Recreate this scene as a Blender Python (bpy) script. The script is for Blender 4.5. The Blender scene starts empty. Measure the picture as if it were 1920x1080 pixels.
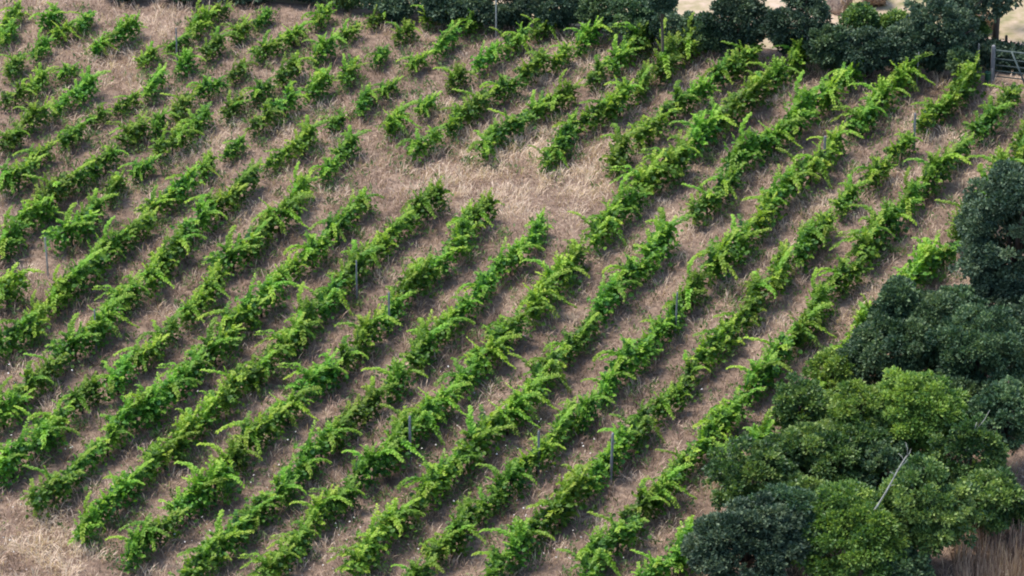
import bpy, bmesh, math, random
import numpy as np
from mathutils import Vector, Matrix

random.seed(7)
RNG = np.random.default_rng(11)
scene = bpy.context.scene
COL = scene.collection
PI = math.pi

# ------------------------------------------------------------------ camera
PITCH = math.radians(28)
DIST = 168.0
FPX = 10420.0                       # focal length in 1920-wide pixels
cam_d = bpy.data.cameras.new('camera')
cam_d.sensor_width = 36
cam_d.lens = FPX * 36 / 1920
cam_d.clip_start = 1
cam_d.clip_end = 2000
cam = bpy.data.objects.new('camera', cam_d)
COL.objects.link(cam)
CAM = np.array([0, -DIST * math.cos(PITCH), DIST * math.sin(PITCH)])
cam.location = CAM
cam.rotation_euler = (PI / 2 - PITCH, 0, 0)
scene.camera = cam
FWD = np.array([0, math.cos(PITCH), -math.sin(PITCH)])
UP = np.array([0, math.sin(PITCH), math.cos(PITCH)])
RIGHT = np.array([1.0, 0, 0])


def at(px, py, z=0.0):
    """Where the sight line through a photo point meets the height z."""
    d = FWD * FPX + RIGHT * (px - 960) + UP * (540 - py)
    t = (z - CAM[2]) / d[2]
    p = CAM + d * t
    return float(p[0]), float(p[1])


def scale_at(px, py, z=0.0):
    x, y = at(px, py, z)
    d = np.dot(np.array([x, y, z]) - CAM, FWD)
    return FPX / d


# ------------------------------------------------------------------ helpers
def tag(o, label=None, cat=None, group=None, kind=None):
    if label: o['label'] = label
    if cat: o['category'] = cat
    if group: o['group'] = group
    if kind: o['kind'] = kind
    return o


def empty(name, loc, rz=0.0, s=1.0):
    o = bpy.data.objects.new(name, None)
    COL.objects.link(o)
    o.empty_display_size = 0.3
    o.location = loc
    o.rotation_euler = (0, 0, rz)
    o.scale = (s, s, s)
    return o


def link(name, mesh, mat=None, parent=None):
    o = bpy.data.objects.new(name, mesh)
    COL.objects.link(o)
    if mat and not mesh.materials:
        mesh.materials.append(mat)
    if parent: o.parent = parent
    return o


def mesh_np(name, V, Q, tint=None, smooth=False):
    """Mesh from vertex array and an (n, k) face array."""
    me = bpy.data.meshes.new(name)
    V = np.ascontiguousarray(V, dtype=np.float32)
    Q = np.ascontiguousarray(Q, dtype=np.int32)
    n, k = Q.shape
    me.vertices.add(len(V)); me.vertices.foreach_set('co', V.ravel())
    me.loops.add(n * k); me.loops.foreach_set('vertex_index', Q.ravel())
    me.polygons.add(n)
    me.polygons.foreach_set('loop_start', np.arange(0, n * k, k, dtype=np.int32))
    me.polygons.foreach_set('use_smooth', np.full(n, smooth))
    if tint is not None:
        a = me.attributes.new('tint', 'FLOAT', 'POINT')
        a.data.foreach_set('value', np.ascontiguousarray(tint, dtype=np.float32))
    me.update(calc_edges=True)
    return me


def hash2(i, j, seed):
    h = (i.astype(np.int64) * 374761393 + j.astype(np.int64) * 668265263 + seed * 974711) & 0xffffffff
    h = ((h ^ (h >> 13)) * 1274126177) & 0xffffffff
    return ((h ^ (h >> 16)) & 0xffff) / 65535.0


def noise2(x, y, seed=0):
    i, j = np.floor(x), np.floor(y)
    fx, fy = x - i, y - j
    fx, fy = fx * fx * (3 - 2 * fx), fy * fy * (3 - 2 * fy)
    a, b = hash2(i, j, seed), hash2(i + 1, j, seed)
    c, d = hash2(i, j + 1, seed), hash2(i + 1, j + 1, seed)
    return (a * (1 - fx) + b * fx) * (1 - fy) + (c * (1 - fx) + d * fx) * fy


def fbm(x, y, seed=0):
    return (noise2(x, y, seed) * .5 + noise2(x * 2.1, y * 2.1, seed + 1) * .3 + noise2(x * 4.3, y * 4.3, seed + 2) * .2)


def norm(a):
    return a / np.maximum(np.linalg.norm(a, axis=-1, keepdims=True), 1e-6)


LEAF = np.array([(0, 0, 0), (-.44, .22, .10), (-.36, .70, .08), (0, 1, -.10), (.36, .70, .08), (.44, .22, .10)])
LEAFQ = np.array([(0, 3, 2, 1), (0, 5, 4, 3)])
SPRAY = np.array([(0, 0, 0), (-.34, .5, .09), (0, 1, -.10), (.34, .5, .09)])
SPRAYQ = np.array([(0, 2, 1), (0, 3, 2)])


def leaves(P, D, N, S, T, shape=LEAF, faces=LEAFQ):
    """Leaf blades at P pointing along D with upper side N, size S, tint T -> arrays."""
    D = norm(D); side = norm(np.cross(D, N)); N = np.cross(side, D)
    L = shape
    V = (P[:, None, :] + S[:, None, None] * (L[None, :, 0:1] * side[:, None, :] + L[None, :, 1:2] * D[:, None, :] + L[None, :, 2:3] * N[:, None, :]))
    n, k = len(P), len(L)
    Q = (np.arange(n)[:, None, None] * k + faces[None]).reshape(-1, faces.shape[1])
    return V.reshape(-1, 3), Q, np.repeat(T, k)


def join(chunks):
    Vs, Qs, Ts, o = [], [], [], 0
    for V, Q, T in chunks:
        Vs.append(V); Qs.append(Q + o); Ts.append(T); o += len(V)
    return np.concatenate(Vs), np.concatenate(Qs), np.concatenate(Ts)


def tube_into(bm, pts, radii, seg=6):
    rings = []
    n = len(pts)
    pts = [Vector(p) for p in pts]
    for i, p in enumerate(pts):
        t = (pts[min(i + 1, n - 1)] - pts[max(i - 1, 0)]).normalized()
        a = t.orthogonal().normalized(); b = t.cross(a)
        rings.append([bm.verts.new(p + (a * math.cos(2 * PI * k / seg) + b * math.sin(2 * PI * k / seg)) * radii[i]) for k in range(seg)])
    for r0, r1 in zip(rings, rings[1:]):
        off = min(range(seg), key=lambda s: (r0[0].co - r1[s].co).length)
        for k in range(seg):
            bm.faces.new((r0[k], r0[(k + 1) % seg], r1[(k + 1 + off) % seg], r1[(k + off) % seg]))
    bm.faces.new(rings[0][::-1]); bm.faces.new(rings[-1])


def bm_mesh(name, bm, smooth=False):
    bmesh.ops.recalc_face_normals(bm, faces=bm.faces[:])
    me = bpy.data.meshes.new(name)
    bm.to_mesh(me); bm.free()
    if smooth:
        me.polygons.foreach_set('use_smooth', np.full(len(me.polygons), True))
    return me


# ------------------------------------------------------------------ materials
def new_mat(name):
    m = bpy.data.materials.new(name); m.use_nodes = True
    nt = m.node_tree; nt.nodes.clear()
    out = nt.nodes.new('ShaderNodeOutputMaterial')
    return m, nt, out


def ramp(nt, src, stops):
    r = nt.nodes.new('ShaderNodeValToRGB')
    el = r.color_ramp.elements
    while len(el) < len(stops): el.new(.5)
    for e, (p, c) in zip(el, stops):
        e.position = p; e.color = (*c, 1)
    nt.links.new(src, r.inputs['Fac'])
    return r.outputs['Color']


def leaf_mat(name, stops, trans=.3, rough=.5, spec=.4, vary=.06, tcol=1.3):
    m, nt, out = new_mat(name)
    at_ = nt.nodes.new('ShaderNodeAttribute'); at_.attribute_name = 'tint'
    c = ramp(nt, at_.outputs['Fac'], stops)
    oi = nt.nodes.new('ShaderNodeObjectInfo')
    hs = nt.nodes.new('ShaderNodeHueSaturation')
    mr = nt.nodes.new('ShaderNodeMapRange'); mr.inputs['To Min'].default_value = 1 - vary * 4; mr.inputs['To Max'].default_value = 1 + vary * 3
    nt.links.new(oi.outputs['Random'], mr.inputs['Value'])
    mr2 = nt.nodes.new('ShaderNodeMapRange'); mr2.inputs['To Min'].default_value = .5 - vary * .22; mr2.inputs['To Max'].default_value = .5 + vary * .22
    ml = nt.nodes.new('ShaderNodeMath'); ml.operation = 'MULTIPLY'; ml.inputs[1].default_value = 7.31
    fr = nt.nodes.new('ShaderNodeMath'); fr.operation = 'FRACT'
    nt.links.new(oi.outputs['Random'], ml.inputs[0]); nt.links.new(ml.outputs[0], fr.inputs[0]); nt.links.new(fr.outputs[0], mr2.inputs['Value'])
    nt.links.new(mr.outputs[0], hs.inputs['Value']); nt.links.new(mr2.outputs[0], hs.inputs['Hue'])
    nt.links.new(c, hs.inputs['Color'])
    p = nt.nodes.new('ShaderNodeBsdfPrincipled')
    p.inputs['Roughness'].default_value = rough
    p.inputs['Specular IOR Level'].default_value = spec
    nt.links.new(hs.outputs['Color'], p.inputs['Base Color'])
    t = nt.nodes.new('ShaderNodeBsdfTranslucent')
    tc = nt.nodes.new('ShaderNodeMix'); tc.data_type = 'RGBA'; tc.blend_type = 'MULTIPLY'; tc.inputs['Factor'].default_value = 1
    tc.inputs[7].default_value = (tcol, tcol * 1.05, tcol * .5, 1)
    nt.links.new(hs.outputs['Color'], tc.inputs[6]); nt.links.new(tc.outputs[2], t.inputs['Color'])
    mx = nt.nodes.new('ShaderNodeMixShader'); mx.inputs[0].default_value = trans
    nt.links.new(p.outputs[0], mx.inputs[1]); nt.links.new(t.outputs[0], mx.inputs[2])
    nt.links.new(mx.outputs[0], out.inputs['Surface'])
    return m


def noise_mat(name, stops, scale=6, rough=.85, stretch=(1, 1, 1), detail=6, bump=0.0, coord='Object'):
    m, nt, out = new_mat(name)
    tc = nt.nodes.new('ShaderNodeTexCoord'); mp = nt.nodes.new('ShaderNodeMapping')
    mp.inputs['Scale'].default_value = stretch
    nz = nt.nodes.new('ShaderNodeTexNoise'); nz.inputs['Scale'].default_value = scale; nz.inputs['Detail'].default_value = detail
    nt.links.new(tc.outputs[coord], mp.inputs[0]); nt.links.new(mp.outputs[0], nz.inputs['Vector'])
    c = ramp(nt, nz.outputs['Fac'], stops)
    p = nt.nodes.new('ShaderNodeBsdfPrincipled'); p.inputs['Roughness'].default_value = rough
    p.inputs['Specular IOR Level'].default_value = .25
    nt.links.new(c, p.inputs['Base Color'])
    if bump:
        b = nt.nodes.new('ShaderNodeBump'); b.inputs['Strength'].default_value = bump; b.inputs['Distance'].default_value = .02
        nt.links.new(nz.outputs['Fac'], b.inputs['Height']); nt.links.new(b.outputs[0], p.inputs['Normal'])
    nt.links.new(p.outputs[0], out.inputs['Surface'])
    return m


M = {}
VINE_STOPS = [(0, (.028, .090, .016)), (.35, (.090, .205, .018)), (.7, (.175, .315, .026)), (1, (.28, .395, .05))]
M['vine'] = leaf_mat('vine_leaf', VINE_STOPS, trans=.35, rough=.55, spec=.3, vary=.085)
M['young'] = leaf_mat('young_vine_leaf', [(0, (.10, .20, .03)), (.5, (.20, .34, .05)), (1, (.32, .43, .09))], trans=.35, vary=.05)
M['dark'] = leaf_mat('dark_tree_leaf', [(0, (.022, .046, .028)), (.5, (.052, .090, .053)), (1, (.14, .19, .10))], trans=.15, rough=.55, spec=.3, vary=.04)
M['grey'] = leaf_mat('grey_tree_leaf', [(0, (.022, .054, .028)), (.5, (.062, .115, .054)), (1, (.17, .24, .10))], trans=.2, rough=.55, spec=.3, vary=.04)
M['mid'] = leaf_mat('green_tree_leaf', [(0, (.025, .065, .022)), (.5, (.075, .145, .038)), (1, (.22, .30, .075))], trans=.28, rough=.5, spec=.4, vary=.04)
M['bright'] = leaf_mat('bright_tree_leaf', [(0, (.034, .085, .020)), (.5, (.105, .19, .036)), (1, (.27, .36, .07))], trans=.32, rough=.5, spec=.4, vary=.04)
M['grass'] = leaf_mat('dry_grass', [(0, (.085, .057, .041)), (.3, (.25, .157, .118)), (.6, (.46, .318, .238)), (1, (.72, .56, .42))], trans=.25, rough=.7, spec=.2, vary=0, tcol=1.0)
M['weed'] = leaf_mat('weed_leaf', [(0, (.05, .095, .035)), (.5, (.11, .18, .06)), (1, (.24, .29, .11))], trans=.3, rough=.6, spec=.3, vary=0)
M['bark'] = noise_mat('bark', [(.3, (.045, .032, .025)), (.7, (.13, .10, .08))], 9, .9, (1, 1, .25), bump=.5)
M['post'] = noise_mat('weathered_wood', [(.3, (.12, .12, .12)), (.7, (.27, .26, .26))], 7, .8, (4, 4, .5), bump=.3)
M['pale_wood'] = noise_mat('pale_dead_wood', [(.3, (.20, .19, .165)), (.7, (.38, .37, .33))], 7, .8, (2, 2, .6), bump=.3)
M['gate'] = noise_mat('galvanised_steel', [(.3, (.045, .065, .06)), (.7, (.10, .125, .115))], 5, .5, (1, 1, 1))
M['guard'] = noise_mat('green_plastic', [(.3, (.01, .06, .035)), (.7, (.03, .11, .06))], 5, .45)
M['flower'] = noise_mat('white_petal', [(.3, (.55, .50, .44)), (.7, (.80, .77, .70))], 3, .7)


def ground_mat(name, stops, s1, s2):
    m, nt, out = new_mat(name)
    tc = nt.nodes.new('ShaderNodeTexCoord')
    n1 = nt.nodes.new('ShaderNodeTexNoise'); n1.inputs['Scale'].default_value = s1; n1.inputs['Detail'].default_value = 8; n1.inputs['Roughness'].default_value = .65
    n2 = nt.nodes.new('ShaderNodeTexNoise'); n2.inputs['Scale'].default_value = s2; n2.inputs['Detail'].default_value = 4
    nt.links.new(tc.outputs['Object'], n1.inputs['Vector']); nt.links.new(tc.outputs['Object'], n2.inputs['Vector'])
    ad = nt.nodes.new('ShaderNodeMix'); ad.data_type = 'FLOAT'; ad.inputs[0].default_value = .45
    nt.links.new(n1.outputs['Fac'], ad.inputs[2]); nt.links.new(n2.outputs['Fac'], ad.inputs[3])
    c = ramp(nt, ad.outputs[0], stops)
    p = nt.nodes.new('ShaderNodeBsdfPrincipled'); p.inputs['Roughness'].default_value = .95; p.inputs['Specular IOR Level'].default_value = .1
    nt.links.new(c, p.inputs['Base Color'])
    b = nt.nodes.new('ShaderNodeBump'); b.inputs['Strength'].default_value = .6; b.inputs['Distance'].default_value = .05
    nt.links.new(n2.outputs['Fac'], b.inputs['Height']); nt.links.new(b.outputs[0], p.inputs['Normal'])
    nt.links.new(p.outputs[0], out.inputs['Surface'])
    return m


M['soil'] = ground_mat('dry_thatch', [(.30, (.085, .058, .042)), (.5, (.19, .132, .097)), (.68, (.33, .24, .175))], .35, 7)
M['stubble'] = ground_mat('mown_hay_field', [(.36, (.17, .165, .075)), (.46, (.29, .235, .14)), (.60, (.42, .315, .235))], .16, 3)
M['track'] = ground_mat('bare_track', [(.3, (.42, .29, .23)), (.7, (.60, .44, .36))], .5, 8)
M['hay'] = noise_mat('hay', [(.3, (.17, .12, .10)), (.5, (.36, .27, .21)), (.75, (.55, .43, .32))], 5, .95, (1, 3, 3), bump=.8)

# ------------------------------------------------------------------ the setting
def hedge_y(x):                                    # the line the field hedge follows
    pts = [(-40, at(200, -20)[1] + .5), (at(300, 0)[0], at(300, 2)[1]), (at(1000, 55)[0], at(1000, 55)[1]), (at(1290, 88)[0], at(1290, 88)[1]), (at(1480, 112)[0], at(1480, 112)[1]), (at(1700, 142)[0], at(1700, 142)[1]), (at(1920, 150)[0], at(1920, 150)[1]), (60, at(1920, 160)[1] - 4)]
    return np.interp(x, [p[0] for p in pts], [p[1] for p in pts])


def sheet(name, xs, y0f, y1f, z, ny, mat, amp=0.0):
    V, Q = [], []
    for i, x in enumerate(xs):
        for j in range(ny + 1):
            y = y0f(x) + (y1f(x) - y0f(x)) * j / ny
            V.append((x, y, z))
    V = np.array(V, dtype=float)
    if amp: V[:, 2] += (fbm(V[:, 0] * .5, V[:, 1] * .5, 3) - .6) * amp
    n = ny + 1
    for i in range(len(xs) - 1):
        for j in range(ny):
            a = i * n + j
            Q.append((a, a + n, a + n + 1, a + 1))
    o = link(name, mesh_np(name, V, np.array(Q), smooth=True), mat)
    return tag(o, kind='structure')


sheet('ground', np.linspace(-400, 400, 9), lambda x: -300, lambda x: 500, -.004, 8, M['soil'])
sheet('vineyard_ground', np.linspace(-26, 26, 150), lambda x: -34, lambda x: float(hedge_y(x)), .03, 170, M['soil'], .12)
sheet('hay_field', np.linspace(-60, 70, 60), lambda x: float(hedge_y(x)) + .6, lambda x: 320, .012, 30, M['stubble'])
# bare track crossing the field corner behind the gate
tx0, ty0 = at(1790, 74); tx1, ty1 = at(1925, 88)
sheet('track', np.linspace(tx0, tx1 + 22, 24), lambda x: ty0 + (ty1 - ty0) * (x - tx0) / (tx1 - tx0) - .35 + .12 * math.sin(x * 2.1),
      lambda x: ty0 + (ty1 - ty0) * (x - tx0) / (tx1 - tx0) + .35 + .12 * math.sin(x * 1.7 + 1), .018, 4, M['track'])

# ------------------------------------------------------------------ vines
ROWS = {
'a': [(1222,1068),(1257,1045),(1293,1005),(1363,868),(1420,830),(1480,790),(1530,750),(1555,700),(1590,650),(1625,597),(1680,545),(1713,507),(1745,478),(1782,452),(1815,402),(1850,365),(1880,315),(1900,285),(1925,262)],
'b': [(1107,1063),(1130,1050),(1133,1013),(1150,987),(1180,967),(1223,947),(1207,928),(1247,897),(1263,867),(1293,863),(1320,837),(1343,815),(1347,763),(1370,770),(1390,760),(1393,727),(1423,737),(1423,693),(1440,670),(1467,637),(1487,627),(1500,600),(1527,575),(1563,533),(1573,520),(1587,498),(1613,463),(1647,437),(1657,400),(1680,408),(1687,380),(1713,370),(1713,343),(1753,320),(1773,297),(1817,275),(1827,240),(1853,220),(1880,187),(1893,168)],
'c': [(940,1030),(930,1067),(960,1010),(1000,1007),(1007,977),(1040,977),(1070,950),(1083,917),(1100,887),(1083,870),(1120,877),(1160,843),(1173,810),(1200,817),(1207,780),(1240,787),(1223,757),(1267,747),(1280,715),(1300,690),(1323,653),(1357,647),(1347,620),(1373,593),(1393,577),(1400,547),(1427,523),(1460,533),(1467,513),(1470,477),(1493,467),(1500,437),(1530,433),(1540,403),(1573,383),(1600,347),(1640,323),(1667,293),(1693,280),(1690,260),(1737,222),(1723,203),(1773,187),(1793,165),(1817,150)],
'd': [(813,1047),(773,1067),(840,1020),(853,993),(887,980),(827,997),(867,963),(897,943),(913,927),(933,907),(947,880),(973,870),(1003,853),(1020,857),(1023,823),(1050,807),(1033,793),(1070,787),(1087,773),(1107,783),(1097,747),(1117,737),(1153,730),(1117,713),(1140,680),(1173,677),(1187,657),(1223,653),(1207,623),(1250,617),(1257,580),(1290,537),(1300,520),(1330,503),(1347,477),(1380,457),(1400,437),(1413,410),(1430,390),(1453,380),(1480,343),(1513,313),(1540,290),(1560,260),(1580,240),(1600,213),(1633,220),(1633,193),(1670,173),(1680,148),(1710,147),(1717,132)],
'e': [(673,1053),(690,1020),(723,987),(753,977),(740,950),(790,927),(807,897),(840,880),(860,860),(880,833),(917,833),(917,787),(940,803),(950,763),(973,770),(967,740),(1000,743),(990,707),(1030,680),(1057,667),(1080,647),(1087,613),(1117,597),(1107,573),(1133,553),(1160,550),(1160,520),(1207,493),(1220,463),(1240,453),(1313,380),(1337,380),(1347,367),(1353,350),(1377,323),(1393,283),(1420,263),(1447,253),(1467,230),(1497,220),(1513,200),(1547,177),(1573,167),(1580,142),(1603,120)],
'f': [(493,1047),(533,1053),(530,1020),(550,1003),(573,983),(583,960),(617,947),(660,927),(660,897),(683,880),(707,857),(717,833),(747,837),(750,817),(783,783),(807,780),(840,750),(853,730),(847,703),(873,693),(913,687),(893,667),(923,650),(960,627),(990,607),(973,577),(1007,587),(1013,560),(1003,540),(1033,533),(1030,510),(1067,500),(1057,473),(1083,473),(1097,443),(1123,430),(1117,412),(1157,397),(1187,363),(1200,347),(1233,320),(1250,300),(1267,300),(1297,270),(1290,253),(1323,240),(1347,220),(1373,197),(1390,173),(1413,170),(1440,147),(1467,147),(1467,127),(1487,127),(1507,107),(1527,100),(1503,88)],
'g': [(367,1060),(400,1030),(433,993),(467,980),(500,960),(490,930),(540,907),(550,880),(573,857),(597,830),(617,807),(660,770),(657,747),(690,753),(710,737),(730,740),(707,713),(750,697),(777,677),(800,647),(823,627),(807,607),(847,613),(873,577),(893,560),(867,547),(917,510),(933,493),(953,477),(963,455),(1003,437),(1007,423),(1160,283),(1187,257),(1227,220),(1257,200),(1273,193),(1313,160),(1300,150),(1337,150),(1357,127),(1380,120),(1390,102),(1413,85)],
'h': [(233,1020),(250,997),(293,1003),(283,967),(317,960),(340,933),(350,973),(367,947),(383,913),(400,880),(427,863),(440,907),(447,850),(433,823),(467,820),(483,837),(477,800),(513,797),(533,770),(517,753),(560,760),(550,740),(583,733),(587,713),(617,700),(600,683),(653,670),(673,653),(660,633),(697,627),(683,600),(717,593),(733,607),(750,560),(773,563),(753,547),(780,527),(773,503),(800,513),(800,483),(830,497),(827,457),(853,460),(840,433),(873,430),(883,400),(913,377),(1020,290),(1053,250),(1083,240),(1093,213),(1120,207),(1160,187),(1187,167),(1170,147),(1207,153),(1213,123),(1240,117),(1263,100),(1280,90),(1315,68)],
'i': [(160,973),(173,950),(213,920),(227,893),(253,893),(283,863),(300,847),(320,830),(343,817),(343,787),(367,787),(390,763),(407,743),(437,740),(443,713),(483,693),(467,680),(500,673),(520,670),(500,650),(537,630),(567,613),(573,593),(610,577),(597,557),(633,540),(647,520),(680,497),(667,463),(707,453),(697,477),(727,463),(717,420),(743,430),(760,403),(790,403),(787,373),(813,380),(907,262),(950,233),(987,227),(963,213),(990,187),(1017,197),(1020,177),(1040,187),(1063,167),(1073,150),(1093,153),(1100,140),(1120,123),(1140,103),(1185,88),(1215,62)],
'j': [(100,893),(93,910),(127,880),(150,877),(160,853),(173,837),(197,823),(230,780),(253,770),(263,783),(283,757),(307,750),(343,733),(327,703),(353,693),(340,670),(377,683),(387,660),(403,637),(423,620),(443,593),(463,590),(480,563),(493,547),(517,523),(540,513),(567,483),(560,453),(617,437),(633,413),(653,427),(660,390),(670,345),(790,265),(817,240),(840,223),(860,213),(880,207),(917,177),(927,160),(950,147),(973,140),(993,133),(1027,105),(1047,93),(1063,87),(1083,70),(1117,57)],
'k': [(43,833),(73,830),(77,790),(97,800),(107,757),(127,763),(147,740),(167,740),(213,700),(233,677),(253,680),(260,660),(277,630),(293,637),(317,613),(310,593),(333,600),(347,570),(360,550),(380,560),(373,533),(400,517),(427,507),(430,477),(440,457),(457,463),(480,457),(467,443),(493,420),(510,407),(527,410),(520,387),(543,383),(563,367),(550,335),(583,333),(600,307),(617,313),(667,263),(730,213),(747,213),(797,177),(820,170),(847,147),(880,113),(893,107),(923,90),(940,80),(967,75),(990,53),(1013,40),(1030,28)],
'l': [(13,863),(10,787),(23,753),(47,740),(20,707),(43,710),(77,690),(83,670),(120,657),(147,660),(147,627),(157,603),(187,593),(207,587),(230,577),(237,553),(253,537),(277,537),(307,487),(317,467),(300,463),(333,447),(340,420),(357,437),(370,423),(387,415),(400,380),(417,378),(433,345),(453,327),(477,327),(480,307),(500,293),(520,283),(567,247),(600,237),(623,213),(660,187),(677,180),(697,163),(733,130),(757,127),(773,105),(790,107),(813,93),(847,75),(880,50),(913,40)],
'm': [(7,637),(37,613),(43,590),(63,573),(93,557),(113,557),(103,533),(127,533),(147,513),(163,500),(173,483),(193,480),(213,467),(230,457),(213,427),(233,420),(253,415),(277,397),(300,377),(320,370),(300,350),(327,340),(363,317),(380,293),(400,283),(417,277),(450,233),(467,230),(487,213),(500,203),(533,183),(553,177),(560,160),(617,147),(647,133),(667,110),(690,90),(723,80),(740,60),(767,53),(783,37),(807,30),(822,10)],
'n': [(13,528),(110,427),(127,427),(143,433),(147,403),(163,390),(187,383),(203,377),(193,337),(207,320),(233,317),(260,307),(300,273),(317,257),(333,243),(350,227),(363,213),(393,213),(430,185),(450,193),(460,167),(477,160),(520,133),(540,123),(560,113),(550,100),(617,87),(600,75),(630,67),(655,48),(707,22),(727,12)],
'o': [(17,460),(33,433),(50,403),(83,380),(80,343),(110,343),(133,347),(143,330),(173,307),(187,283),(207,277),(227,267),(277,217),(313,200),(350,177),(363,157),(377,147),(400,137),(423,127),(443,123),(477,90),(493,77),(500,67),(550,50),(580,37),(600,25),(622,14)],
'p': [(13,320),(37,325),(47,297),(67,290),(77,277),(110,240),(133,240),(150,230),(167,227),(187,207),(233,175),(293,140),(307,130),(350,100),(407,75),(450,43),(473,33),(493,20),(517,7)],
'q': [(10,247),(30,250),(37,227),(83,200),(100,193),(127,180),(165,155),(270,95),(300,77),(347,53),(367,30),(387,20),(430,8)],
'r': [(13,170),(40,163),(75,127),(127,113),(160,87),(177,77),(205,62),(245,35)],
's': [(10,118),(27,108),(70,80),(87,70),(110,63),(100,43),(123,47),(143,30),(183,17)],
't': [(10,68),(8,12),(97,20)],
}

ORD = 'first second third fourth fifth sixth seventh eighth ninth tenth eleventh twelfth thirteenth fourteenth fifteenth sixteenth seventeenth eighteenth nineteenth twentieth twenty-first twenty-second twenty-third twenty-fourth twenty-fifth twenty-sixth twenty-seventh twenty-eighth twenty-ninth thirtieth'.split()
STEP = 66.0
YOUNG_AT = {(907, 262), (790, 265), (667, 263), (1020, 290)}


def vine_spots(pts, join):
    """Vines along one row: traced runs, replanted at an even spacing; [(px, py, kind)]."""
    P = sorted(pts, key=lambda p: p[0] - p[1])
    runs = []
    for p in P:
        if runs and math.hypot(p[0] - runs[-1][-1][0], p[1] - runs[-1][-1][1]) < (join if p[0] < 1150 and p[1] < 420 else 60):
            runs[-1].append(p)
        else:
            runs.append([p])
    out = []
    for r in runs:
        if len(r) == 1:
            out.append((r[0][0], r[0][1], 'young' if r[0] in YOUNG_AT else 'lone')); continue
        t = np.array([p[0] - p[1] for p in r], float); X = np.array(r, float)
        w = max(60.0, (t[-1] - t[0]) * .12)
        L = math.hypot(*(X[-1] - X[0])) * 1.02
        m = max(1, round(L / STEP) + 1)
        for k in range(m):
            ins = min(16.0, (t[-1] - t[0]) * .15)
            tt = t[0] + ins + (t[-1] - t[0] - 2 * ins) * (k / (m - 1) if m > 1 else .5)
            g = np.exp(-((t - tt) / w) ** 2); g /= g.sum()
            c = g @ X; off = (tt - (c[0] - c[1])) / 2
            out.append((c[0] + off, c[1] - off, 'row'))
    return out


def shoot_path(rng, base, az, lift, length, droop, n):
    """A cane: leaves the head along az, rises, then bends over by its own weight."""
    pts = [np.array(base, float)]
    d = np.array([math.cos(az) * math.cos(lift), math.sin(az) * math.cos(lift), math.sin(lift)])
    st = length / n
    for i in range(n):
        pts.append(pts[-1] + d * st)
        d = norm(d + np.array([0, 0, -droop * st]) + rng.normal(0, .07, 3))
    return np.array(pts)


def shoot_leaves(rng, path, s0, s1, t0, t1):
    n = len(path) - 1
    d = norm(np.diff(path, axis=0))
    k = np.arange(n)
    f = k / max(n - 1, 1)
    side = norm(np.cross(d, np.array([0, 0, 1.0])) + 1e-4)
    sgn = np.where(k % 2 == 0, 1, -1)[:, None]
    D = norm(side * sgn * .75 + d * .75 + rng.normal(0, .2, (n, 3)))
    N = norm(np.array([0, 0, 1.0]) * .9 + side * sgn * .25 + rng.normal(0, .3, (n, 3)))
    S = s0 + (s1 - s0) * f
    S = S * rng.uniform(.8, 1.2, n)
    T = np.clip(t0 + (t1 - t0) * f + rng.normal(0, .1, n), 0, 1)
    return leaves(path[:-1], D, N, S, T, LEAF * np.array([.86, 1.08, 1]))


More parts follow.
